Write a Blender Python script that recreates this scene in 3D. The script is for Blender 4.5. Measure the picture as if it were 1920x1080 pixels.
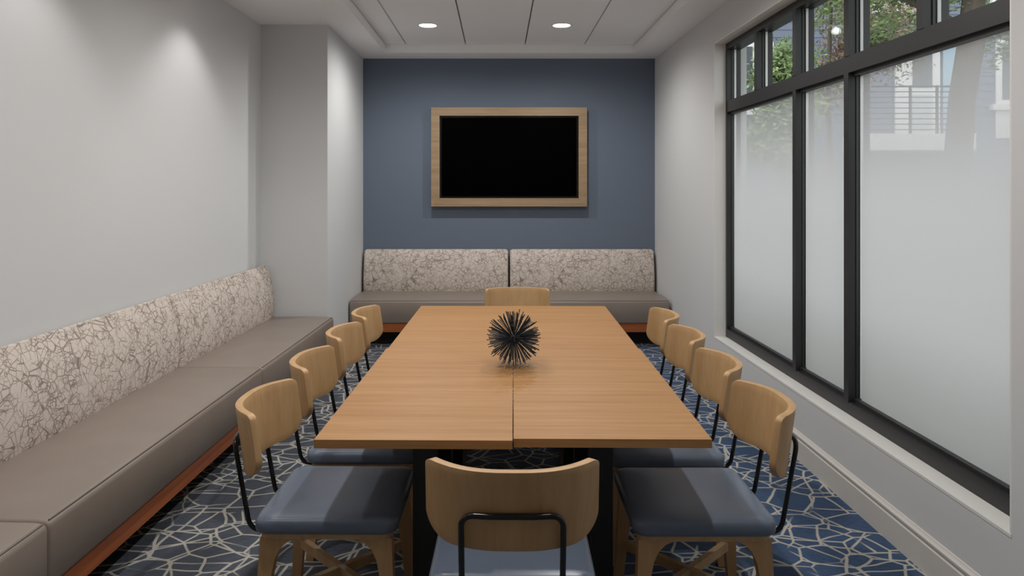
import bpy, bmesh, math, random
from mathutils import Vector, Matrix

for o in list(bpy.data.objects):
    bpy.data.objects.remove(o)
SC = bpy.context.scene
COL = SC.collection
random.seed(7)

# ------------------------------------------------------------------ camera
cam_d = bpy.data.cameras.new('camera')
cam = bpy.data.objects.new('camera', cam_d)
COL.objects.link(cam)
cam.location = (0, 0, 1.56)
cam.rotation_euler = (math.pi / 2, 0, 0)
cam_d.sensor_width = 36
cam_d.lens = 1350 / 1920 * 36
cam_d.shift_x = 15 / 1920
cam_d.shift_y = -187 / 1920
cam_d.clip_start = 0.05
SC.camera = cam

# ------------------------------------------------------------------ light
world = bpy.data.worlds.new('overcast_sky')
SC.world = world
world.use_nodes = True
bg = world.node_tree.nodes['Background']
bg.inputs[0].default_value = (0.96, 0.975, 1.0, 1)
bg.inputs[1].default_value = 1.9
SC.view_settings.view_transform = 'Standard'
SC.view_settings.look = 'None'
SC.view_settings.gamma = 1
SC.view_settings.use_curve_mapping = False
SC.view_settings.exposure = 0.0
SC.cycles.max_bounces = 10
SC.cycles.diffuse_bounces = 6
SC.cycles.transparent_max_bounces = 12
SC.cycles.sample_clamp_indirect = 6
CEIL_W = 57      # watts of each panel downlight
WASH_W = 16      # watts of each wall-wash downlight
LAMP_COL = (1.0, 0.975, 0.94)

# ------------------------------------------------------------------ helpers
def srgb(r, g, b):
    def f(c):
        c /= 255
        return c / 12.92 if c <= 0.04045 else ((c + 0.055) / 1.055) ** 2.4
    return (f(r), f(g), f(b), 1)

def mat(name, col=(0.8, 0.8, 0.8, 1), rough=0.5, metal=0.0, spec=0.5):
    m = bpy.data.materials.new(name)
    m.use_nodes = True
    b = m.node_tree.nodes['Principled BSDF']
    b.inputs['Base Color'].default_value = col
    b.inputs['Roughness'].default_value = rough
    b.inputs['Metallic'].default_value = metal
    b.inputs['Specular IOR Level'].default_value = spec
    return m

class NT:
    """tiny node helper"""
    def __init__(s, m):
        s.t = m.node_tree
        s.b = s.t.nodes.get('Principled BSDF')
    def n(s, kind, **kw):
        nd = s.t.nodes.new(kind)
        for k, v in kw.items():
            setattr(nd, k, v)
        return nd
    def l(s, a, b):
        s.t.links.new(a, b)
    def coords(s, scale=(1, 1, 1), loc=(0, 0, 0), rot=(0, 0, 0), src='Object'):
        tc = s.n('ShaderNodeTexCoord')
        mp = s.n('ShaderNodeMapping')
        mp.inputs['Scale'].default_value = scale
        mp.inputs['Location'].default_value = loc
        mp.inputs['Rotation'].default_value = rot
        s.l(tc.outputs[src], mp.inputs['Vector'])
        return mp.outputs['Vector']
    def world_coords(s):
        g = s.n('ShaderNodeNewGeometry')
        return g.outputs['Position']
    def noise(s, vec, scale, detail=3, rough=0.5, dist=0.0):
        nz = s.n('ShaderNodeTexNoise')
        nz.inputs['Scale'].default_value = scale
        nz.inputs['Detail'].default_value = detail
        nz.inputs['Roughness'].default_value = rough
        nz.inputs['Distortion'].default_value = dist
        s.l(vec, nz.inputs['Vector'])
        return nz
    def voro_edge(s, vec, scale, dims='2D', rnd=1.0):
        v = s.n('ShaderNodeTexVoronoi', feature='DISTANCE_TO_EDGE', voronoi_dimensions=dims)
        v.inputs['Scale'].default_value = scale
        v.inputs['Randomness'].default_value = rnd
        s.l(vec, v.inputs['Vector'])
        return v.outputs['Distance']
    def math(s, op, a, b=None, clamp=False):
        m = s.n('ShaderNodeMath', operation=op)
        m.use_clamp = clamp
        for i, x in enumerate((a, b)):
            if x is None:
                continue
            if isinstance(x, (int, float)):
                m.inputs[i].default_value = x
            else:
                s.l(x, m.inputs[i])
        return m.outputs[0]
    def ramp(s, fac, stops):
        r = s.n('ShaderNodeValToRGB')
        e = r.color_ramp.elements
        while len(e) < len(stops):
            e.new(0.5)
        for i, (p, c) in enumerate(stops):
            e[i].position = p
            e[i].color = c if len(c) == 4 else (*c, 1)
        s.l(fac, r.inputs[0])
        return r.outputs[0]
    def mix(s, fac, a, b):
        m = s.n('ShaderNodeMix', data_type='RGBA')
        for sock, x in ((m.inputs[0], fac), (m.inputs[6], a), (m.inputs[7], b)):
            if isinstance(x, (int, float)):
                sock.default_value = x
            elif isinstance(x, tuple):
                sock.default_value = x
            else:
                s.l(x, sock)
        return m.outputs[2]
    def bump(s, h, strength=0.2, dist=0.01):
        bp = s.n('ShaderNodeBump')
        bp.inputs['Strength'].default_value = strength
        bp.inputs['Distance'].default_value = dist
        s.l(h, bp.inputs['Height'])
        s.l(bp.outputs[0], s.b.inputs['Normal'])

def link(name, bm, m, parent=None, smooth=None, bevel=0.0, seg=2):
    """turn a bmesh into one linked mesh object"""
    if bevel:
        es = [e for e in bm.edges if len(e.link_faces) == 2 and e.calc_face_angle(0) > 0.6]
        bmesh.ops.bevel(bm, geom=es, offset=bevel, segments=seg, profile=0.5, affect='EDGES', clamp_overlap=True)
    bmesh.ops.recalc_face_normals(bm, faces=bm.faces[:])
    me = bpy.data.meshes.new(name)
    bm.to_mesh(me)
    bm.free()
    for x in (m if isinstance(m, (list, tuple)) else [m]):
        me.materials.append(x)
    if smooth is not None:
        for p in me.polygons:
            p.use_smooth = True
        me.set_sharp_from_angle(angle=math.radians(smooth))
    o = bpy.data.objects.new(name, me)
    COL.objects.link(o)
    if parent:
        o.parent = parent
    return o

def empty(name, loc=(0, 0, 0), rz=0.0):
    o = bpy.data.objects.new(name, None)
    o.empty_display_size = 0.1
    COL.objects.link(o)
    o.location = loc
    o.rotation_euler = (0, 0, rz)
    return o

def tag(o, label=None, cat=None, group=None, kind=None):
    for k, v in (('label', label), ('category', cat), ('group', group), ('kind', kind)):
        if v:
            o[k] = v
    return o

def box(bm, x0, x1, y0, y1, z0, z1):
    vs = [bm.verts.new(p) for p in ((x0, y0, z0), (x1, y0, z0), (x1, y1, z0), (x0, y1, z0),
                                    (x0, y0, z1), (x1, y0, z1), (x1, y1, z1), (x0, y1, z1))]
    fs = []
    for f in ((0, 3, 2, 1), (4, 5, 6, 7), (0, 1, 5, 4), (1, 2, 6, 5), (2, 3, 7, 6), (3, 0, 4, 7)):
        fs.append(bm.faces.new([vs[i] for i in f]))
    return fs

def boxm(name, dims, m, parent=None, bevel=0.0, seg=2, smooth=None):
    bm = bmesh.new()
    box(bm, *dims)
    return link(name, bm, m, parent, smooth, bevel, seg)

def loft(bm, rings, cap=True, closed=True):
    """rings: list of equal-length point lists"""
    vr = [[bm.verts.new(p) for p in r] for r in rings]
    n = len(vr[0])
    for a, b in zip(vr, vr[1:]):
        for i in range(n if closed else n - 1):
            j = (i + 1) % n
            bm.faces.new((a[i], a[j], b[j], b[i]))
    if cap:
        bm.faces.new(vr[0][::-1])
        bm.faces.new(vr[-1])
    return vr

def tube(bm, pts, r, n=8, cap=True):
    pts = [Vector(p) for p in pts]
    rs = r if isinstance(r, (list, tuple)) else [r] * len(pts)
    rings = []
    up = None
    for i, p in enumerate(pts):
        d = (pts[min(i + 1, len(pts) - 1)] - pts[max(i - 1, 0)]).normalized()
        if up is None:
            up = d.orthogonal().normalized()
        u = (up - d * up.dot(d)).normalized()
        up = u
        v = d.cross(u)
        rings.append([p + (u * math.cos(t) + v * math.sin(t)) * rs[i]
                      for t in (2 * math.pi * k / n for k in range(n))])
    loft(bm, rings, cap)

def fillet(pts, rad, seg=6):
    pts = [Vector(p) for p in pts]
    out = [pts[0]]
    for a, b, c in zip(pts, pts[1:], pts[2:]):
        u = (a - b).normalized()
        w = (c - b).normalized()
        ang = u.angle(w)
        d = min(rad / math.tan(ang / 2), (a - b).length * 0.49, (c - b).length * 0.49)
        p0 = b + u * d
        p1 = b + w * d
        for k in range(seg + 1):
            t = k / seg
            out.append(p0 * (1 - t) ** 2 + b * 2 * t * (1 - t) + p1 * t * t)
    out.append(pts[-1])
    return out

def rrect(hx, hy, r, seg=5, z=0.0):
    pts = []
    for cx, cy, a0 in ((hx - r, hy - r, 0), (-hx + r, hy - r, 90), (-hx + r, -hy + r, 180), (hx - r, -hy + r, 270)):
        for k in range(seg + 1):
            a = math.radians(a0 + 90 * k / seg)
            pts.append(Vector((cx + r * math.cos(a), cy + r * math.sin(a), z)))
    return pts

def copy_tree(o, parent=None):
    c = o.copy()
    COL.objects.link(c)
    if parent:
        c.parent = parent
    for ch in list(o.children):
        copy_tree(ch, c)
    return c

# ------------------------------------------------------------------ materials
def wall_paint(name, col, rough=0.85):
    m = mat(name, col, rough, spec=0.25)
    t = NT(m)
    nz = t.noise(t.world_coords(), 140, 2)
    t.bump(nz.outputs['Fac'], 0.06, 0.002)
    return m

M_WALL = wall_paint('off_white_wall_paint', srgb(207, 208, 209))
M_BLUE = wall_paint('slate_blue_wall_paint', srgb(105, 115, 130))
M_CEIL = wall_paint('white_ceiling_paint', srgb(243, 243, 243))
M_PANEL = wall_paint('white_acoustic_panel', srgb(243, 243, 243))
M_GROOVE = mat('grey_panel_backing', srgb(150, 149, 146), 0.9)
M_BASE = mat('grey_white_baseboard_paint', srgb(204, 201, 196), 0.5)
M_TRIM = mat('white_semi_gloss_trim', srgb(226, 225, 222), 0.4)
M_BLACKMETAL = mat('black_powder_coat', srgb(22, 22, 23), 0.38)
M_FRAME = mat('charcoal_window_frame', srgb(40, 40, 42), 0.42)
M_GASKET = mat('white_glazing_gasket', srgb(240, 240, 240), 0.5)
M_TUBE = mat('black_gloss_tube', srgb(20, 21, 22), 0.18)
M_SCREEN = mat('switched_off_screen', (0.0, 0.0, 0.0, 1), 0.5, spec=0.02)
M_BEZEL = mat('glossy_black_bezel', srgb(14, 12, 12), 0.2)
M_URCHIN = mat('dark_gunmetal', srgb(58, 65, 70), 0.45, 0.4)

def wood(name, c0, c1, c2, axis='X', scale=1.0, rough=0.42, stretch=14):
    m = mat(name, c1, rough)
    t = NT(m)
    sc = [stretch * scale] * 3
    sc['XYZ'.index(axis)] = 0.9 * scale
    v = t.coords(tuple(sc))
    oi = t.n('ShaderNodeObjectInfo')
    add = t.n('ShaderNodeVectorMath', operation='ADD')
    t.l(v, add.inputs[0])
    comb = t.n('ShaderNodeCombineXYZ')
    r = t.math('MULTIPLY', oi.outputs['Random'], 37.0)
    for i in range(3):
        t.l(r, comb.inputs[i])
    t.l(comb.outputs[0], add.inputs[1])
    v = add.outputs[0]
    n1 = t.noise(v, 1.6, 5, 0.6, 0.3).outputs['Fac']
    n2 = t.noise(v, 9.0, 3, 0.6).outputs['Fac']
    f = t.math('ADD', t.math('MULTIPLY', n1, 0.72), t.math('MULTIPLY', n2, 0.28))
    c = t.ramp(f, [(0.34, c0), (0.5, c1), (0.66, c2)])
    t.l(c, t.b.inputs['Base Color'])
    t.bump(n2, 0.05, 0.001)
    return m

M_TABLE = wood('light_oak_table_veneer', srgb(160, 115, 70), srgb(171, 127, 80), srgb(181, 138, 92), 'X', 1.0, 0.48, 22)
M_TABLE.node_tree.nodes['Principled BSDF'].inputs['Specular IOR Level'].default_value = 0.3
M_OAK = wood('natural_oak', srgb(180, 141, 96), srgb(189, 151, 106), srgb(197, 160, 116), 'Z', 1.0, 0.45, 10)
M_OAKX = wood('natural_oak_across', srgb(176, 142, 102), srgb(188, 155, 114), srgb(198, 166, 126), 'X', 1.0, 0.45, 14)
M_RAIL = wood('red_brown_stained_wood', srgb(142, 72, 34), srgb(160, 86, 42), srgb(172, 98, 52), 'X', 1.0, 0.4, 14)
M_TVWOOD = wood('weathered_oak_frame', srgb(138, 114, 86), srgb(152, 127, 98), srgb(164, 140, 112), 'X', 1.0, 0.5, 20)

def leather(name, col, rough=0.42):
    m = mat(name, col, rough)
    t = NT(m)
    v = t.coords()
    n1 = t.noise(v, 5, 3).outputs['Fac']
    n2 = t.noise(v, 260, 2).outputs['Fac']
    a = tuple(c * 0.9 for c in col[:3]) + (1,)
    b = tuple(min(1, c * 1.1) for c in col[:3]) + (1,)
    t.l(t.mix(n1, a, b), t.b.inputs['Base Color'])
    t.bump(n2, 0.1, 0.001)
    return m

M_LEATHER = leather('taupe_vinyl', srgb(138, 126, 117), 0.42)
M_PIPE = leather('dark_taupe_piping', srgb(112, 102, 94), 0.5)
M_SEAT = leather('slate_blue_vinyl', srgb(97, 108, 125), 0.30)
M_PLINTH = mat('black_plinth', srgb(20, 19, 19), 0.7)

def crackle_fabric():
    m = mat('cream_crackle_fabric', srgb(200, 190, 178), 0.9, spec=0.2)
    t = NT(m)
    v0 = t.coords()
    wob = t.noise(v0, 7, 2)
    vm = t.n('ShaderNodeVectorMath', operation='MULTIPLY_ADD')
    t.l(wob.outputs['Color'], vm.inputs[0])
    vm.inputs[1].default_value = (0.02, 0.02, 0.02)
    t.l(v0, vm.inputs[2])
    v = vm.outputs[0]
    mask = None
    for sc, off, w in ((12.0, (0, 0, 0), 0.036), (15.0, (3.3, 1.7, 5.1), 0.042), (21, (7.7, 2.9, 1.3), 0.05), (29, (1.7, 8.9, 4.3), 0.055)):
        ad = t.n('ShaderNodeVectorMath', operation='ADD')
        t.l(v, ad.inputs[0])
        ad.inputs[1].default_value = off
        d = t.voro_edge(ad.outputs[0], sc, '3D')
        brk = t.noise(ad.outputs[0], sc * 0.55, 1).outputs['Fac']
        wv = t.math('MULTIPLY', t.math('SUBTRACT', brk, 0.40, True), 5.0, True)
        ln = t.math('MULTIPLY', t.math('SUBTRACT', 1.0, t.math('DIVIDE', d, w), True), wv)
        mask = ln if mask is None else t.math('MAXIMUM', mask, ln)
    mask = t.math('MULTIPLY', mask, 1.5, True)
    weave = t.noise(v0, 330, 1).outputs['Fac']
    base = t.mix(weave, srgb(200, 188, 178), srgb(220, 210, 201))
    t.l(t.mix(t.math('MULTIPLY', mask, 0.85), base, srgb(126, 112, 102)), t.b.inputs['Base Color'])
    t.bump(weave, 0.25, 0.002)
    return m
M_FABRIC = crackle_fabric()

def carpet():
    m = mat('navy_crackle_carpet', srgb(50, 60, 80), 0.95, spec=0.1)
    t = NT(m)
    p = t.world_coords()
    wob = t.noise(p, 3.2, 2)
    vm = t.n('ShaderNodeVectorMath', operation='MULTIPLY_ADD')
    t.l(wob.outputs['Color'], vm.inputs[0])
    vm.inputs[1].default_value = (0.06, 0.06, 0.0)
    t.l(p, vm.inputs[2])
    v = vm.outputs[0]
    mask = None
    for sc, off, w, thr in ((5.2, (0, 0, 0), 0.037, 0.31), (4.0, (3.3, 1.7, 0), 0.028, 0.33), (7.0, (6.1, 4.7, 0), 0.046, 0.43)):
        mp = t.n('ShaderNodeMapping')
        mp.inputs['Location'].default_value = off
        mp.inputs['Scale'].default_value = (0.9, 1.15, 1)
        t.l(v, mp.inputs['Vector'])
        d = t.voro_edge(mp.outputs[0], sc, '2D')
        brk = t.noise(mp.outputs[0], 2.3, 1).outputs['Fac']
        wv = t.math('MULTIPLY', t.math('SUBTRACT', brk, thr, True), 9.0, True)
        ln = t.math('MULTIPLY', t.math('SUBTRACT', 1.0, t.math('DIVIDE', d, w), True), wv)
        mask = ln if mask is None else t.math('MAXIMUM', mask, ln)
    mask = t.math('MULTIPLY', mask, 2.6, True)
    big = t.noise(p, 0.9, 2).outputs['Fac']
    sx = t.n('ShaderNodeSeparateXYZ')
    t.l(p, sx.inputs[0])
    drift = t.math('ADD', t.math('MULTIPLY', sx.outputs['X'], 0.55), t.math('SUBTRACT', t.math('MULTIPLY', big, 1.3), 0.38), True)
    st = t.n('ShaderNodeMapping')
    st.inputs['Scale'].default_value = (1, 3.5, 1)
    t.l(p, st.inputs['Vector'])
    str_ = t.noise(st.outputs[0], 22, 3, 0.7).outputs['Fac']
    grey = t.mix(str_, srgb(54, 58, 66), srgb(94, 100, 110))
    blue = t.mix(str_, srgb(46, 59, 82), srgb(78, 99, 130))
    base = t.mix(drift, grey, blue)
    pile = t.noise(p, 380, 1).outputs['Fac']
    line = t.mix(pile, srgb(150, 148, 142), srgb(196, 192, 182))
    col = t.mix(mask, base, line)
    t.l(col, t.b.inputs['Base Color'])
    t.bump(pile, 0.35, 0.003)
    return m
M_CARPET = carpet()

def clear_glass():
    m = bpy.data.materials.new('clear_glass')
    m.use_nodes = True
    nt = m.node_tree
    nt.nodes.clear()
    out = nt.nodes.new('ShaderNodeOutputMaterial')
    tr = nt.nodes.new('ShaderNodeBsdfTransparent')
    tr.inputs[0].default_value = (0.93, 0.95, 0.94, 1)
    gl = nt.nodes.new('ShaderNodeBsdfGlossy')
    gl.inputs['Roughness'].default_value = 0.02
    lw = nt.nodes.new('ShaderNodeLayerWeight')
    lw.inputs[0].default_value = 0.5
    pw = nt.nodes.new('ShaderNodeMath'); pw.operation = 'POWER'; pw.inputs[1].default_value = 4.0
    fr = nt.nodes.new('ShaderNodeMath'); fr.operation = 'MULTIPLY_ADD'
    fr.inputs[1].default_value = 0.05; fr.inputs[2].default_value = 0.004
    nt.links.new(lw.outputs['Facing'], pw.inputs[0])
    nt.links.new(pw.outputs[0], fr.inputs[0])
    mx = nt.nodes.new('ShaderNodeMixShader')
    nt.links.new(fr.outputs[0], mx.inputs[0])
    nt.links.new(tr.outputs[0], mx.inputs[1])
    nt.links.new(gl.outputs[0], mx.inputs[2])
    nt.links.new(mx.outputs[0], out.inputs[0])
    return m
M_GLASS = clear_glass()

def frosted_film():
    """privacy film whose frosting fades out towards the top of the pane"""
    m = bpy.data.materials.new('gradient_frosted_film')
    m.use_nodes = True
    nt = m.node_tree
    nt.nodes.clear()
    t = NT(m)
    out = t.n('ShaderNodeOutputMaterial')
    tr = t.n('ShaderNodeBsdfTransparent')
    tl = t.n('ShaderNodeBsdfTranslucent')
    tl.inputs[0].default_value = (0.60, 0.595, 0.60, 1)
    df = t.n('ShaderNodeBsdfDiffuse')
    df.inputs[0].default_value = (0.60, 0.61, 0.61, 1)
    body = t.n('ShaderNodeMixShader')
    body.inputs[0].default_value = 0.25
    t.l(tl.outputs[0], body.inputs[1])
    t.l(df.outputs[0], body.inputs[2])
    sx = t.n('ShaderNodeSeparateXYZ')
    t.l(t.world_coords(), sx.inputs[0])
    r = t.n('ShaderNodeMapRange', interpolation_type='SMOOTHSTEP')
    r.inputs['From Min'].default_value = 2.30
    r.inputs['From Max'].default_value = 1.42
    r.inputs['To Min'].default_value = 0.42
    r.inputs['To Max'].default_value = 0.985
    t.l(sx.outputs['Z'], r.inputs['Value'])
    mx = t.n('ShaderNodeMixShader')
    t.l(r.outputs[0], mx.inputs[0])
    t.l(tr.outputs[0], mx.inputs[1])
    t.l(body.outputs[0], mx.inputs[2])
    t.l(mx.outputs[0], out.inputs[0])
    return m
M_FILM = frosted_film()

def emit(name, col, s):
    m = bpy.data.materials.new(name)
    m.use_nodes = True
    b = m.node_tree.nodes['Principled BSDF']
    b.inputs['Base Color'].default_value = (0.8, 0.8, 0.8, 1)
    b.inputs['Emission Color'].default_value = (*col, 1)
    b.inputs['Emission Strength'].default_value = s
    return m
M_LENS = emit('lit_downlight_lens', (1, 0.96, 0.9), 6)

# ------------------------------------------------------------------ room shell
YB = 7.83          # back wall
YN = -1.6          # wall behind the camera
CEIL = 2.97
PANEL_Z = 3.06

fl = boxm('floor', (-2.7, 2.2, YN - 0.2, YB + 0.2, -0.15, 0.0), M_CARPET)
tag(fl, kind='structure', label='navy and charcoal carpet with cream crackle lines')

wb = boxm('wall_back', (-1.75, 1.9, YB, YB + 0.15, 0, 3.2), M_BLUE)
tag(wb, kind='structure', label='slate blue accent wall behind the television')
wn = boxm('wall_rear', (-2.6, 2.1, YN - 0.15, YN, 0, 3.2), M_WALL)
tag(wn, kind='structure', label='off-white wall behind the camera')

bm = bmesh.new()
def lx(y):
    return -2.095 - 0.014 * (6.2 - y)
ring = [(lx(YN), YN), (lx(6.2), 6.2), (lx(6.2) - 0.2, 6.2), (lx(YN) - 0.2, YN)]
loft(bm, [[(x, y, 0) for x, y in ring], [(x, y, 3.2) for x, y in ring]])
tag(link('wall_left', bm, M_WALL), kind='structure', label='off-white painted wall along the long banquette')
bm = bmesh.new()
ring = [(-2.4, 6.2), (-1.52, 6.2), (-1.532, YB), (-2.4, YB)]
loft(bm, [[(x, y, 0) for x, y in ring], [(x, y, 3.2) for x, y in ring]])
tag(link('wall_column', bm, M_WALL, bevel=0.004), kind='structure', label='off-white wall return stepping in beside the blue wall')

RW = dict(loc=(1.7656, 0, 0), rz=math.atan(0.016))     # right wall frame: local x outwards, local y along the wall
W0, W1, ZS, ZH = 2.45, 5.735, 0.37, 2.715
bm = bmesh.new()
box(bm, 0, 0.26, YN, YB + 0.05, 0, ZS)
box(bm, 0, 0.26, YN, YB + 0.05, ZH, 3.2)
box(bm, 0, 0.26, W1, YB + 0.05, ZS, ZH)
box(bm, 0, 0.26, YN, W0, ZS, ZH)
wr = link('wall_right', bm, M_WALL)
wr.location = RW['loc']; wr.rotation_euler[2] = RW['rz']
tag(wr, kind='structure', label='off-white window wall on the right')

# stepped baseboard with a moulded top
bm = bmesh.new()
prof = [(0, 0), (-0.016, 0), (-0.016, 0.115), (-0.012, 0.120), (-0.012, 0.130), (-0.017, 0.134), (-0.017, 0.143), (-0.008, 0.150), (-0.004, 0.158), (0, 0.160)]
loft(bm, [[(x, y, z) for x, z in prof] for y in (YN + 0.01, 7.0)])
bb = link('baseboard_right', bm, M_BASE, smooth=30)
bb.location = RW['loc']; bb.rotation_euler[2] = RW['rz']
tag(bb, kind='structure', label='white moulded baseboard under the window')

# sill and reveal lining
tr = empty('trim_1', RW['loc'], RW['rz'])
tag(tr, kind='structure', label='white sill and reveal around the window')
boxm('sill', (-0.002, 0.135, W0, W1, ZS, ZS + 0.012), M_TRIM, tr, 0.003)
boxm('reveal', (0, 0.135, W1 - 0.008, W1, ZS + 0.012, ZH), M_TRIM, tr)
boxm('reveal', (0, 0.135, W0, W0 + 0.008, ZS + 0.012, ZH), M_TRIM, tr)
boxm('reveal', (0, 0.135, W0 + 0.008, W1 - 0.008, ZH - 0.008, ZH), M_TRIM, tr)

# window: black frame, mullions, clear transom lights over frosted panes
win = empty('window_1', RW['loc'], RW['rz'])
tag(win, kind='structure', label='black framed window with clear top lights and frosted lower panes')
FX0, GX, FX1 = 0.09, 0.138, 0.20
yb0, yb1 = W0 + 0.008, W1 - 0.008
zb0, zb1 = ZS + 0.012, ZH - 0.008
TZ0, TZ1 = 2.162, 2.250
MW = 0.048
boxm('sill_bar', (FX0, FX1, yb0, yb1, zb0, zb0 + 0.065), M_FRAME, win, 0.004)
boxm('sill_bar_bead', (FX0 + 0.022, GX + 0.004, yb0, yb1, zb0 + 0.065, zb0 + 0.085), M_FRAME, win, 0.003)
boxm('head_bar', (FX0, FX1, yb0, yb1, zb1 - 0.05, zb1), M_FRAME, win, 0.004)
boxm('transom', (FX0, FX1, yb0, yb1, TZ0, TZ1), M_FRAME, win, 0.004)
boxm('transom_bead', (FX0 + 0.022, GX + 0.004, yb0, yb1, TZ0 - 0.02, TZ0), M_FRAME, win, 0.003)
boxm('jamb_bar', (FX0, FX1, yb1 - 0.03, yb1, zb0 + 0.065, zb1 - 0.05), M_FRAME, win, 0.003)
boxm('jamb_bar', (FX0, FX1, yb0, yb0 + 0.03, zb0 + 0.065, zb1 - 0.05), M_FRAME, win, 0.003)
mull_up = [5.07, 4.42, 3.77, 3.12]
mull_lo = [4.42, 3.77]
for y in mull_lo:
    boxm('mullion', (FX0 - 0.004, FX1, y - MW / 2, y + MW / 2, zb0 + 0.06, TZ0), M_FRAME, win, 0.003)
for y in mull_up:
    boxm('mullion', (FX0 - 0.004, FX1, y - MW / 2, y + MW / 2, TZ1, zb1 - 0.05), M_FRAME, win, 0.003)
def panes(edges, z0, z1, frosted):
    e = [yb1 - 0.03] + [y for m in edges for y in (m + MW / 2, m - MW / 2)] + [yb0 + 0.03]
    for a, b in zip(e[0::2], e[1::2]):     # a far side, b near side
        bm = bmesh.new()
        fs = box(bm, GX, GX + 0.008, b, a, z0, z1)
        if frosted:                        # room-side face carries the film, trimmed short of the frame
            bm.faces.remove(fs[5])
            ys = [b, b + 0.004, a - 0.034, a]
            vs = [(bm.verts.new((GX, y, z0)), bm.verts.new((GX, y, z1))) for y in ys]
            for k in range(3):
                f = bm.faces.new((vs[k][0], vs[k][1], vs[k + 1][1], vs[k + 1][0]))
                f.material_index = 1 if k == 1 else 0
        p = link('pane', bm, [M_GLASS, M_FILM], win)
        p['label'] = 'frosted pane fading to clear at its top' if frosted else 'clear glass top light'
        boxm('gasket', (GX - 0.013, GX - 0.001, a - 0.006, a, z0, z1), M_FRAME, win)
        boxm('gasket', (GX - 0.013, GX - 0.001, b, b + 0.006, z0, z1), M_FRAME, win)
        g = boxm('gasket', (GX + 0.009, GX + 0.024, a - 0.005, a, z0, z1), M_GASKET, win)
        g['label'] = 'white outer glazing strip'
panes(mull_lo, zb0 + 0.085, TZ0 - 0.02, True)
panes(mull_up, TZ1, zb1 - 0.05, False)

# ceiling: soffit ring around a raised field of long acoustic panels
CPIV = (0, 7.5, 0)
CRZ = 0.008
CX0, CX1, CY0, CY1 = -1.235, 1.365, 0.0, 7.5
bm = bmesh.new()
def cbox(x0, x1, y0, y1, z0, z1):
    box(bm, x0, x1, y0 - CPIV[1], y1 - CPIV[1], z0, z1)
cbox(-2.8, CX0, YN - 0.2, 8.1, CEIL, 3.2)
cbox(CX1, 2.3, YN - 0.2, 8.1, CEIL, 3.2)
cbox(CX0, CX1, CY1, 8.1, CEIL, 3.2)
cbox(CX0, CX1, YN - 0.2, CY0, CEIL, 3.2)
ce = link('ceiling', bm, M_CEIL)
ce.location = CPIV; ce.rotation_euler[2] = CRZ
tag(ce, kind='structure', label='white ceiling with a raised acoustic panel field')
bk = boxm('panel_backing', (CX0, CX1, CY0 - CPIV[1], CY1 - CPIV[1], PANEL_Z + 0.022, PANEL_Z + 0.04), M_GROOVE, ce)
lines = [CX0, -1.02, -0.40, 0.22, 0.84, CX1]
for a, b in zip(lines, lines[1:]):
    boxm('ceiling_panel', (a + 0.007, b - 0.007, CY0 - CPIV[1] + 0.006, CY1 - CPIV[1] - 0.006, PANEL_Z, PANEL_Z + 0.022), M_PANEL, ce, 0.002, 1)

# ------------------------------------------------------------------ downlights
def downlight(x, y, z, r, watts, cone, blend, label, group, aim=(0, 0)):
    o = empty('downlight', (x, y, z))
    tag(o, label, 'downlight', group)
    bm = bmesh.new()
    n = 40
    prof = [(r + 0.012, 0.0), (r + 0.012, -0.003), (r + 0.004, -0.006), (r, -0.004), (r - 0.002, 0.0)]
    rings = [[(q * math.cos(2 * math.pi * k / n), q * math.sin(2 * math.pi * k / n), zz) for k in range(n)] for q, zz in prof]
    loft(bm, rings, cap=False)
    link('trim_ring', bm, M_TRIM, o, smooth=40)
    bm = bmesh.new()
    rings = [[((r - 0.001) * s * math.cos(2 * math.pi * k / n), (r - 0.001) * s * math.sin(2 * math.pi * k / n), zz) for k in range(n)] for s, zz in ((1, -0.001), (1, -0.004), (0.85, -0.0055))]
    loft(bm, rings)
    link('lens', bm, M_LENS, o, smooth=40)
    ld = bpy.data.lights.new('lamp', 'SPOT')
    ld.energy = watts
    ld.color = LAMP_COL
    ld.spot_size = math.radians(cone)
    ld.spot_blend = blend
    ld.shadow_soft_size = 0.035
    lo = bpy.data.objects.new('lamp', ld)
    COL.objects.link(lo)
    lo.parent = o
    lo.location = (0, 0, -0.045)
    lo.rotation_euler = (aim[0], aim[1], 0)
    return o
downlight(-0.70, 6.62, PANEL_Z, 0.080, CEIL_W, 168, 0.75, 'round lit downlight in the ceiling panels, left of the pair', 'panel downlights')
downlight(0.53, 6.62, PANEL_Z, 0.080, CEIL_W, 168, 0.75, 'round lit downlight in the ceiling panels, right of the pair', 'panel downlights')
for y, w in ((4.30, 'above the far half of the table'), (2.02, 'above the near end of the table')):
    downlight(-0.70, y, PANEL_Z, 0.080, CEIL_W, 168, 0.75, 'round lit downlight on the left ' + w + ', out of frame', 'panel downlights')
    downlight(0.53, y, PANEL_Z, 0.080, CEIL_W, 168, 0.75, 'round lit downlight on the right ' + w + ', out of frame', 'panel downlights')
for y, w in ((4.76, 'far'), (3.15, 'middle'), (1.54, 'near')):
    downlight(-1.74, y, CEIL, 0.05, WASH_W, 106, 0.6, w + ' wall-washing downlight over the long banquette, out of frame', 'wall-wash downlights')

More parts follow.
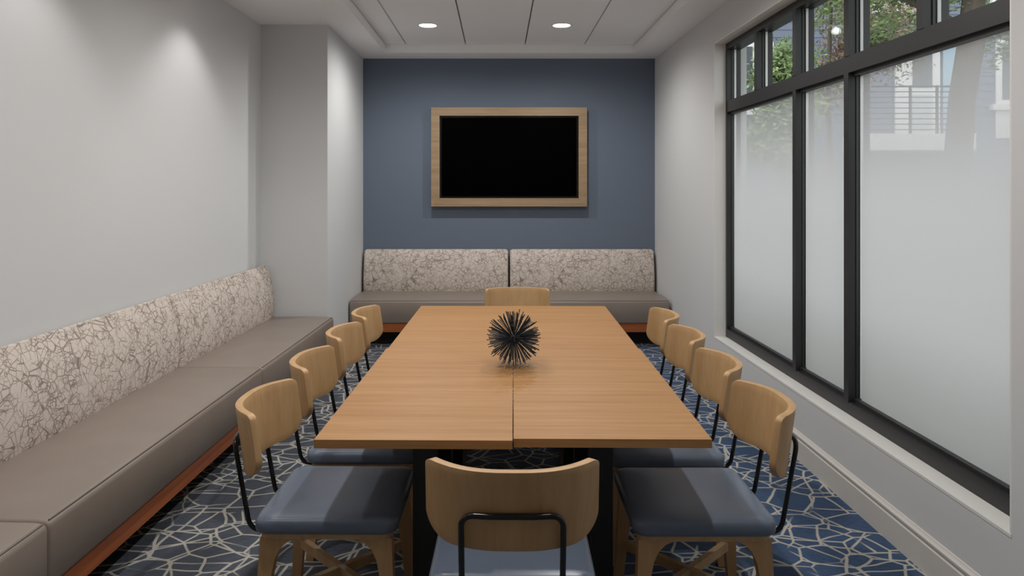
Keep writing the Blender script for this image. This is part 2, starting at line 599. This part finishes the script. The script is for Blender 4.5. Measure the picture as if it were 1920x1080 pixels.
# ------------------------------------------------------------------ tables (two by two, pushed together)
TH = 0.75
def make_table(name, label, cx, cy, lx_, ly_, rz):
    o = empty(name, (cx, cy, 0), rz)
    tag(o, label, 'table', 'oak tables pushed together')
    bm = bmesh.new()
    box(bm, -lx_ / 2, lx_ / 2, -ly_ / 2, ly_ / 2, TH - 0.028, TH)
    link('tabletop', bm, M_TABLE, o, bevel=0.0012, seg=2)
    for s in (-1, 1):
        y = s * ly_ * 0.25
        boxm('column', (-0.041, 0.041, y - 0.041, y + 0.041, 0.018, TH - 0.04), M_BLACKMETAL, o, 0.004)
        boxm('top_plate', (-0.15, 0.15, y - 0.03, y + 0.03, TH - 0.04, TH - 0.028), M_BLACKMETAL, o, 0.002)
    boxm('base_bar', (-0.05, 0.05, -ly_ * 0.33, ly_ * 0.33, 0.0, 0.018), M_BLACKMETAL, o, 0.004)
    return o
TW, TL = 0.640, 1.315
TYAW = -0.0119
def tpos(u, v):       # u across from the table centre line, v = depth
    return 0.0305 + 0.0119 * (v - 2.32) + u, v
for (sx, row, dx, dy, rz, lab) in (
        (-1, 0, -0.0016, -0.005, -0.002, 'oak-topped table at the near left, its front corner standing slightly forward'),
        (1, 0, 0.0, 0.0, 0.0, 'oak-topped table at the near right of the joined group'),
        (-1, 1, 0.0, 0.0, 0.0, 'oak-topped table at the far left of the joined group'),
        (1, 1, 0.0, 0.0, 0.0, 'oak-topped table at the far right of the joined group')):
    tw = TW - 0.008 * row
    x, y = tpos(sx * (tw / 2 + 0.0005), 2.325 + TL / 2 + row * (TL + 0.0012))
    make_table('oak_table', lab, x + dx, y + dy, tw, TL - 2 * dy, TYAW + rz)

# ------------------------------------------------------------------ chairs
def make_chair():
    o = empty('dining_chair')
    # upholstered seat
    bm = bmesh.new()
    H = 0.241
    lv = [(0.404, 0.010), (0.410, 0.002), (0.420, 0.0), (0.440, 0.0), (0.449, 0.004), (0.455, 0.012), (0.4585, 0.026), (0.461, 0.055), (0.463, 0.12)]
    loft(bm, [rrect(H - i, H - i, max(0.045 - i * 0.3, 0.012), 6, z) for z, i in lv])
    link('seat_cushion', bm, M_SEAT, o, smooth=60)
    # plywood seat base
    bm = bmesh.new()
    loft(bm, [rrect(0.224, 0.224, 0.04, 6, 0.384), rrect(0.226, 0.226, 0.04, 6, 0.404)])
    link('seat_base', bm, M_OAKX, o, bevel=0.003, smooth=40)
    # bent plywood backrest
    def prof(s):
        x = s * 0.236
        y = -0.330 + 0.108 * abs(s) ** 2.7
        ct = max(0, abs(x) - (0.236 - 0.018))
        cb = max(0, abs(x) - (0.236 - 0.075))
        zt = 0.803 - (0.018 - math.sqrt(max(0, 0.018 ** 2 - ct ** 2)))
        zb = 0.578 + (0.075 - math.sqrt(max(0, 0.075 ** 2 - cb ** 2)))
        return x, y, zb, zt
    N, V, T = 44, 8, 0.025
    ss = [math.sin(math.pi / 2 * (-1 + 2 * i / N)) for i in range(N + 1)]
    bm = bmesh.new()
    front, back = [], []
    for s in ss:
        x, y, zb, zt = prof(s)
        e = 1e-3
        x1, y1, *_ = prof(min(1, s + e)); x0, y0, *_ = prof(max(-1, s - e))
        nx, ny = -(y1 - y0), (x1 - x0)
        ln = math.hypot(nx, ny); nx /= ln; ny /= ln
        fr, bk_ = [], []
        for k in range(V + 1):
            z = zb + (zt - zb) * k / V
            ly = -0.14 * (z - 0.69)             # backrest leans back
            fr.append(bm.verts.new((x + nx * T / 2, y + ny * T / 2 + ly, z)))
            bk_.append(bm.verts.new((x - nx * T / 2, y - ny * T / 2 + ly, z)))
        front.append(fr); back.append(bk_)
    for i in range(N):
        for k in range(V):
            bm.faces.new((front[i][k], front[i + 1][k], front[i + 1][k + 1], front[i][k + 1]))
            bm.faces.new((back[i][k], back[i][k + 1], back[i + 1][k + 1], back[i + 1][k]))
        bm.faces.new((front[i][0], back[i][0], back[i + 1][0], front[i + 1][0]))
        bm.faces.new((front[i][V], front[i + 1][V], back[i + 1][V], back[i][V]))
    for i in (0, N):
        for k in range(V):
            bm.faces.new((front[i][k], front[i][k + 1], back[i][k + 1], back[i][k]))
    bmesh.ops.recalc_face_normals(bm, faces=bm.faces[:])
    link('backrest', bm, M_OAK, o, smooth=50, bevel=0.003, seg=2)
    # black bent tube that carries the backrest
    bm = bmesh.new()
    path = [(-0.138, -0.02, 0.374), (-0.138, -0.282, 0.374), (-0.138, -0.338, 0.682), (-0.06, -0.350, 0.683), (0.06, -0.350, 0.683), (0.138, -0.338, 0.682), (0.138, -0.282, 0.374), (0.138, -0.02, 0.374)]
    tube(bm, fillet(path, 0.05, 8), 0.0085, 10)
    link('back_frame', bm, M_TUBE, o, smooth=60)
    # tapered splayed legs with a curved gusset at the top
    for sx in (-1, 1):
        for sy in (-1, 1):
            bm = bmesh.new()
            outer = [(0.222, 0.384), (0.226, 0.30), (0.240, 0.0)]
            inner = [(0.208, 0.0), (0.182, 0.26), (0.172, 0.31), (0.156, 0.345), (0.132, 0.368), (0.105, 0.379), (0.100, 0.384)]
            outl = outer + inner
            rings = []
            for side in (0, 1):
                r = []
                for q, z in outl:
                    xo = 0.214 + 0.018 * (1 - z / 0.384)
                    th = 0.034 + 0.010 * (z / 0.384)
                    r.append((sx * (xo - (th if side else 0)), sy * q, z))
                rings.append(r)
            loft(bm, rings)
            link('leg', bm, M_OAK, o, bevel=0.004, smooth=35)
    # crossed stretchers
    for sgn in (-1, 1):
        bm = bmesh.new()
        a = Vector((-0.198, -0.198 * sgn, 0.165)); b = Vector((0.198, 0.198 * sgn, 0.165))
        d = (b - a).normalized(); w = Vector((-d.y, d.x, 0)) * 0.011
        zz = 0.001 * sgn
        rings = [[p + w + Vector((0, 0, -0.017 + zz)), p - w + Vector((0, 0, -0.017 + zz)), p - w + Vector((0, 0, 0.017 + zz)), p + w + Vector((0, 0, 0.017 + zz))] for p in (a, b)]
        loft(bm, rings)
        link('stretcher', bm, M_OAKX, o, bevel=0.003)
    return o

chair0 = make_chair()
R = math.radians
chairs = []
ords = ['nearest the camera', 'second from the camera', 'third from the camera', 'farthest from the camera']
for i, y in enumerate((2.655, 3.265, 3.875, 4.475)):
    x = -0.598 + 0.0119 * (y - 2.6)
    chairs.append((x, y - 0.02, R(-90) + TYAW + (0.0, 0.012, -0.01, 0.015)[i],
                   'oak and blue vinyl chair on the banquette side of the table, ' + ords[i]))
for i, y in enumerate((2.62, 3.20, 3.79, 4.37)):
    x = 0.672 + 0.0119 * (y - 2.6)
    chairs.append((x, y, R(90) + TYAW + (0.012, 0.0, 0.012, -0.012)[i],
                   'oak and blue vinyl chair on the window side of the table, ' + ords[i]))
chairs.append((0.026, 2.272, R(0) + TYAW, 'oak and blue vinyl chair in front, seen from behind with its black tube frame'))
chairs.append((0.098, 5.165, R(180) + TYAW, 'oak chair at the far head of the table, facing the camera'))
for i, (x, y, rz, lab) in enumerate(chairs):
    c = chair0 if i == 0 else copy_tree(chair0)
    c.location = (x, y, 0)
    c.rotation_euler[2] = rz
    tag(c, lab, 'chair', 'chairs around the joined tables')

# ------------------------------------------------------------------ banquettes
def make_banquette(name, L, D, bt, label, group):
    """local: back at y=0, front at y=-D, x along the bench"""
    o = empty(name)
    tag(o, label, 'banquette', group)
    h = L / 2 - 0.002
    bm = bmesh.new()
    prof = [(-0.012, 0.242), (-D + 0.006, 0.242), (-D, 0.250), (-D, 0.435), (-D + 0.004, 0.448), (-D + 0.014, 0.457), (-D + 0.04, 0.461),
            (-D * 0.6, 0.464), (-bt, 0.460), (-0.012, 0.458)]
    rings = []
    for xx, ins in ((-h, 0.010), (-h + 0.004, 0.003), (-h + 0.014, 0.0), (h - 0.014, 0.0), (h - 0.004, 0.003), (h, 0.010)):
        r = []
        for y, z in prof:
            zc, yc = 0.35, -D / 2
            r.append((xx, y + (ins if y < yc else 0), z - ins * (1 if z > zc else -0.3)))
        rings.append(r)
    loft(bm, rings)
    seat = link('seat', bm, M_LEATHER, o, smooth=45)
    bm = bmesh.new()
    tube(bm, [(-h + 0.014, -D + 0.012, 0.457), (h - 0.014, -D + 0.012, 0.457)], 0.0035, 6)
    link('piping', bm, M_PIPE, seat, smooth=60)
    bp = [(-bt + 0.004, 0.455), (-bt - 0.006, 0.50), (-bt - 0.010, 0.58), (-bt - 0.004, 0.68), (-bt + 0.012, 0.77), (-bt + 0.034, 0.84),
          (-bt + 0.056, 0.878), (-bt * 0.45, 0.898), (-0.035, 0.902), (-0.012, 0.893), (-0.004, 0.87), (-0.004, 0.455)]
    cy = sum(p[0] for p in bp) / len(bp); cz = 0.66
    bm = bmesh.new()
    rings = []
    for xx, s in ((-h + 0.005, 0.0), (-h + 0.008, 0.45), (-h + 0.017, 0.8), (-h + 0.036, 1.0), (h - 0.036, 1.0), (h - 0.017, 0.8), (h - 0.008, 0.45), (h - 0.005, 0.0)):
        r = []
        for y, z in bp:
            k = (1 - s) * 0.032
            dz = -k if z > cz else 0
            dy = k if y < cy else 0
            r.append((xx, y + dy, z + dz))
        rings.append(r)
    loft(bm, rings)
    link('backrest', bm, M_FABRIC, o, smooth=50)
    boxm('base_rail', (-h + 0.004, h - 0.004, -D + 0.018, -D + 0.042, 0.150, 0.242), M_RAIL, o, 0.002)
    boxm('base_rail', (-h + 0.004, h - 0.004, -0.06, -0.036, 0.150, 0.242), M_RAIL, o, 0.002)
    boxm('plinth', (-h + 0.01, h - 0.01, -D + 0.22, -0.10, 0.0, 0.242), M_PLINTH, o)
    return o

BYAW = -0.0119
def place_left(y0, y1, label):
    L = y1 - y0
    D = 0.625
    ym = (y0 + y1) / 2
    xf = -1.457 - 0.0119 * (6.15 - ym)
    o = make_banquette('banquette_bench', L, D, 0.115, label, 'banquettes along the left wall')
    o.location = (xf - D, ym, 0)
    o.rotation_euler[2] = R(90) + BYAW        # local -y points to +x
    return o
place_left(4.42, 6.175, 'taupe banquette with crackle-patterned back, against the step in the left wall')
place_left(2.385, 4.42, 'taupe banquette with crackle-patterned back, middle of the long left bench')
place_left(0.40, 2.385, 'taupe banquette at the near end of the left bench, cut by the frame')
for x0, x1, lab in ((-1.515, 0.052, 'taupe banquette against the blue wall, left of the gap below the television'),
                    (0.056, 1.622, 'taupe banquette against the blue wall, right of the gap below the television')):
    o = make_banquette('banquette_bench', x1 - x0, 0.785, 0.13, lab, 'banquettes under the television')
    o.location = ((x0 + x1) / 2, YB - 0.004, 0)

# ------------------------------------------------------------------ television in its wooden surround
tf = empty('television_surround', (0.055, YB, 1.897))
tag(tf, 'rectangular light wood surround framing the television on the blue wall', 'frame')
FWX, FWZ, RWD, FD = 0.838, 0.533, 0.090, 0.088
def rail(p):
    bm = bmesh.new()
    loft(bm, [[(x, -FD, z) for x, z in p], [(x, 0, z) for x, z in p]])
    return link('rail', bm, M_TVWOOD, tf, bevel=0.002)
ix, iz = FWX - RWD, FWZ - RWD
g = 0.0006
rail([(-FWX, FWZ), (FWX, FWZ), (ix, iz + g), (-ix, iz + g)])
rail([(-FWX, -FWZ), (FWX, -FWZ), (ix, -iz - g), (-ix, -iz - g)])
rail([(-FWX, -FWZ), (-FWX, FWZ), (-ix - g, iz), (-ix - g, -iz)])
rail([(FWX, -FWZ), (FWX, FWZ), (ix + g, iz), (ix + g, -iz)])
tv = empty('television', (0.055, YB, 1.897))
tag(tv, 'switched-off black television set inside the wooden surround', 'television')
bm = bmesh.new()
B = 0.014
ox, oz = ix - 0.006, iz - 0.004
for q in ((-ox, ox, oz - B, oz), (-ox, ox, -oz, -oz + B), (-ox, -ox + B, -oz + B, oz - B), (ox - B, ox, -oz + B, oz - B)):
    box(bm, q[0], q[1], -0.062, -0.01, q[2], q[3])
link('bezel', bm, M_BEZEL, tv, bevel=0.0)
boxm('screen', (-ox + B, ox - B, -0.056, -0.012, -oz + B, oz - B), M_SCREEN, tv)

# ------------------------------------------------------------------ spiky sculpture on the table
ur = empty('spiky_sculpture', (0.045, 3.29, TH))
tag(ur, 'dark metal spiky sea-urchin ornament standing on the oak tables', 'ornament')
bm = bmesh.new()
bmesh.ops.create_icosphere(bm, subdivisions=3, radius=0.030, matrix=Matrix.Translation((0, 0, 0.128)))
link('core', bm, M_URCHIN, ur, smooth=60)
bm = bmesh.new()
ns = 330
rs = random.Random(11)
for i in range(ns):
    z = 1 - 2 * (i + 0.5) / ns
    a = i * 2.39996
    q = math.sqrt(1 - z * z)
    d = Vector((q * math.cos(a), q * math.sin(a), z)) + Vector((rs.gauss(0, 1), rs.gauss(0, 1), rs.gauss(0, 1))) * 0.07
    d.normalize()
    ln = rs.uniform(0.108, 0.131)
    if d.z < 0:
        ln = min(ln, 0.127 / max(1e-6, -d.z))
    tube(bm, [Vector((0, 0, 0.128)) + d * 0.024, Vector((0, 0, 0.128)) + d * ln], [0.0011, 0.0023], 5)
sp = link('spikes', bm, M_URCHIN, ur)
sp['kind'] = 'stuff'

# ------------------------------------------------------------------ outside
M_GROUND = mat('grey_paving', srgb(140, 140, 136), 0.9)
M_SIDING = mat('blue_grey_siding', srgb(118, 126, 144), 0.7)
M_SIDING_L = mat('pale_blue_panel', srgb(168, 196, 214), 0.7)
M_EXTW = mat('white_exterior_trim', srgb(232, 232, 230), 0.6)
M_EXTGLASS = mat('dark_exterior_glazing', srgb(92, 98, 104), 0.15)
M_RAILING = mat('dark_grey_railing', srgb(66, 70, 80), 0.5)
M_BARK = mat('grey_brown_bark', srgb(96, 88, 80), 0.9)
t_ = NT(M_BARK)
v_ = t_.coords((6, 6, 1.2))
n_ = t_.noise(v_, 4, 4, 0.6).outputs['Fac']
t_.l(t_.mix(n_, srgb(70, 62, 55), srgb(122, 112, 102)), t_.b.inputs['Base Color'])
def leaf_mat(name, a, b):
    m = mat(name, a, 0.6)
    t = NT(m)
    n = t.noise(t.coords(), 2.2, 2).outputs['Fac']
    t.l(t.ramp(n, [(0.35, a), (0.65, b)]), t.b.inputs['Base Color'])
    return m
M_LEAF = leaf_mat('green_leaves', srgb(96, 120, 72), srgb(150, 168, 112))
M_LEAF2 = leaf_mat('mixed_autumn_leaves', srgb(110, 132, 86), srgb(172, 136, 116))

gr = boxm('ground', (2.3, 30, -12, 40, -0.4, -0.1), M_GROUND)
tag(gr, kind='structure', label='grey paving outside the window')

bl = empty('neighbouring_building', (8.5, 15.0, -0.1))
tag(bl, 'blue-grey sided apartment building with a railed balcony beyond the window', 'building')
boxm('wall', (-5.6, 6.5, 0.03, 0.4, 0, 7.5), M_SIDING, bl)
bm = bmesh.new()
loft(bm, [[(-5.6, 0.03, 0), (-5.6, -0.022, 0.0), (-5.6, -0.008, 0.16), (-5.6, 0.03, 0.16)], [(6.5, 0.03, 0), (6.5, -0.022, 0.0), (6.5, -0.008, 0.16), (6.5, 0.03, 0.16)]])
sb = link('siding_board', bm, M_SIDING, bl)
for k in range(1, 46):
    c = sb.copy(); COL.objects.link(c); c.location = (0, 0, 0.16 * k)
# balcony door: local x = world - 8.5, local z = world + 0.1
dr = boxm('balcony_door', (-0.38, 0.55, -0.06, 0.0, 2.72, 4.62), M_EXTW, bl)
boxm('door_glass', (-0.02, 0.38, -0.075, -0.06, 3.75, 4.45), M_EXTGLASS, dr)
boxm('door_glass', (-0.02, 0.38, -0.075, -0.06, 2.85, 3.6), mat('pale_curtain', srgb(205, 207, 208), 0.8), dr)
boxm('shutter', (0.62, 1.05, -0.05, 0.0, 2.72, 4.9), M_SIDING_L, bl)
boxm('shutter', (-1.05, -0.45, -0.05, 0.0, 2.72, 4.9), M_SIDING, bl)
boxm('balcony_slab', (-1.45, 0.65, -1.05, 0.03, 2.40, 2.72), M_EXTW, bl)
for k in range(9):
    z = 2.80 + 0.105 * k
    bm = bmesh.new()
    tube(bm, [(-1.42, -1.0, z), (0.62, -1.0, z)], 0.018 if k == 8 else 0.010, 6)
    link('railing_bar', bm, M_RAILING, bl)
for x in (-1.42, -0.60, -0.1 + 0.02, 0.62):
    boxm('railing_post', (x - 0.02, x + 0.02, -1.02, -0.98, 2.72, 3.66), M_RAILING, bl)
for (x0, z0, x1, z1) in ((1.72, 3.40, 3.0, 4.75), (-3.7, 3.3, -2.9, 4.7), (-3.75, 5.3, -2.9, 6.7), (1.7, 5.6, 3.0, 6.9), (-1.0, 5.4, 0.4, 6.8)):
    w = boxm('window', (x0, x1, -0.05, 0.0, z0, z1), M_EXTW, bl)
    xm = (x0 + x1) / 2
    boxm('pane', (x0 + 0.13, xm - 0.04, -0.06, -0.05, z0 + 0.1, z1 - 0.1), M_EXTGLASS, w)
    boxm('pane', (xm + 0.04, x1 - 0.13, -0.06, -0.05, z0 + 0.1, z1 - 0.1), M_EXTGLASS, w)
    boxm('sill', (x0 - 0.12, x1 + 0.12, -0.14, 0.0, z0 - 0.12, z0), M_EXTW, w)
boxm('trim_board', (1.72, 3.0, -0.04, 0.0, 2.70, 3.28), M_EXTW, bl)

def tree(name, loc, trunk, branches, clumps, nleaf, lm, label, seed, ls=0.042):
    rr = random.Random(seed)
    o = empty(name, loc)
    tag(o, label, 'tree')
    bm = bmesh.new()
    tube(bm, [p for p, r in trunk], [r for p, r in trunk], 10)
    link('trunk', bm, M_BARK, o, smooth=60)
    for b in branches:
        bm = bmesh.new()
        tube(bm, [p for p, r in b], [r for p, r in b], 6)
        link('branch', bm, M_BARK, o, smooth=60)
    bm = bmesh.new()
    tot = sum(c[3] ** 2 for c in clumps)
    for cx, cy, cz, cr in clumps:
        # leaves gather in sprays
        n = int(nleaf * cr * cr / tot)
        k = 0
        while k < n:
            d = Vector((rr.gauss(0, 1), rr.gauss(0, 1), rr.gauss(0, 0.8)))
            d = d.normalized() * cr * rr.random() ** 0.45
            c0 = Vector((cx, cy, cz)) + d
            for _ in range(rr.randint(5, 12)):
                p = c0 + Vector((rr.gauss(0, 1), rr.gauss(0, 1), rr.gauss(0, 0.7))) * 0.09
                u = Vector((rr.gauss(0, 1), rr.gauss(0, 1), rr.gauss(0, 1))).normalized()
                w = u.orthogonal().normalized()
                s = ls * rr.uniform(0.6, 1.3)
                a, b_, c_, d_ = p - u * s, p + w * s * 0.45, p + u * s, p - w * s * 0.45
                bm.faces.new([bm.verts.new(q) for q in (a, b_, c_, d_)])
                k += 1
    f = link('foliage', bm, lm, o)
    f['kind'] = 'stuff'
    return o
V3 = Vector
tree('street_tree', (5.7, 9.0, -0.1),
     [(V3((-0.02, 0, 0)), 0.22), (V3((0.0, 0, 1.2)), 0.17), (V3((-0.02, 0, 2.1)), 0.155), (V3((0.03, 0, 2.8)), 0.15), (V3((0.14, 0, 3.5)), 0.15), (V3((0.2, 0, 4.4)), 0.12), (V3((0.2, 0.1, 5.2)), 0.06)],
     [[(V3((0.16, 0, 3.6)), 0.07), (V3((-0.5, 0.3, 4.1)), 0.04), (V3((-1.3, 0.5, 4.3)), 0.02)],
      [(V3((0.16, 0, 3.5)), 0.06), (V3((0.7, 0.1, 3.9)), 0.035), (V3((1.2, 0.2, 4.1)), 0.02)]],
     [(0.7, 0.0, 3.55, 0.42), (1.2, 0.2, 3.9, 0.7), (-0.6, 0.4, 4.3, 0.8), (0.3, 0.2, 4.9, 1.1), (-1.3, 0.6, 4.6, 0.8)], 14000, M_LEAF,
     'thick-trunked street tree in front of the sided building', 3)
K = 1.16
def sc_(x, y, z):
    return V3((x * K, y * K, 1.66 + (z - 1.66) * K if z > 0 else 0))
tree('street_tree', (5.50, 12.2, -0.1),
     [(sc_(0, 0, 0), 0.08), (sc_(0.03, 0, 1.6), 0.06), (sc_(-0.02, 0, 3.0), 0.05), (sc_(0.05, 0, 4.6), 0.02)],
     [[(sc_(0, 0, 2.9), 0.028), (sc_(0.3, -0.1, 3.4), 0.017), (sc_(0.5, -0.1, 4.0), 0.009)],
      [(sc_(0, 0, 3.2), 0.022), (sc_(-0.25, 0.1, 3.7), 0.014), (sc_(-0.4, 0.1, 4.3), 0.009)]],
     [(*sc_(x, y, z), r * K) for x, y, z, r in ((0.1, 0, 3.15, 0.45), (0.45, 0.2, 3.7, 0.5), (1.0, 0.1, 3.75, 0.55), (0.0, 0, 4.5, 0.6), (1.1, 0.3, 4.3, 0.5))], 12000, M_LEAF2,
     'slender tree with mixed green and rust leaves beyond the top lights', 5)
tree('street_tree', (3.45, 9.0, -0.1),
     [(V3((0, 0, 0)), 0.06), (V3((0.02, 0, 1.2)), 0.05), (V3((0, 0, 2.4)), 0.035), (V3((0.04, 0, 3.4)), 0.015)],
     [[(V3((0, 0, 2.2)), 0.02), (V3((0.25, 0, 2.7)), 0.012), (V3((0.35, 0, 3.1)), 0.006)]],
     [(0.02, 0, 3.05, 0.36), (0.10, 0, 2.6, 0.36), (-0.05, 0.1, 2.2, 0.38), (0.2, 0.1, 3.3, 0.25)], 7000, M_LEAF,
     'small bright green tree seen through the farthest panes', 8)

# unseen hedge added close under the window to darken the lower frosted panes
hd = empty('added_dimming_hedge', (2.62, 3.6, -0.1))
tag(hd, 'low clipped green hedge, unseen, added outside to dim the bottom of the frosted panes', 'hedge')
bm = bmesh.new()
rr = random.Random(21)
for i in range(7000):
    p = Vector((rr.uniform(-0.26, 0.26), rr.uniform(-2.3, 2.4), rr.uniform(0.05, 1.0) ** 0.6))
    u = Vector((rr.gauss(0, 1), rr.gauss(0, 1), rr.gauss(0, 1))).normalized()
    w = u.orthogonal().normalized()
    q = 0.04 * rr.uniform(0.7, 1.3)
    bm.faces.new([bm.verts.new(v) for v in (p - u * q, p + w * q * 0.5, p + u * q, p - w * q * 0.5)])
f = link('foliage', bm, M_LEAF, hd)
f['kind'] = 'stuff'
for y in (-1.8, -0.9, 0.0, 0.9, 1.8):
    bm = bmesh.new()
    tube(bm, [(0, y, 0), (0.02, y + 0.02, 0.35), (-0.02, y, 0.7)], [0.02, 0.015, 0.006], 6)
    link('stem', bm, M_BARK, hd)
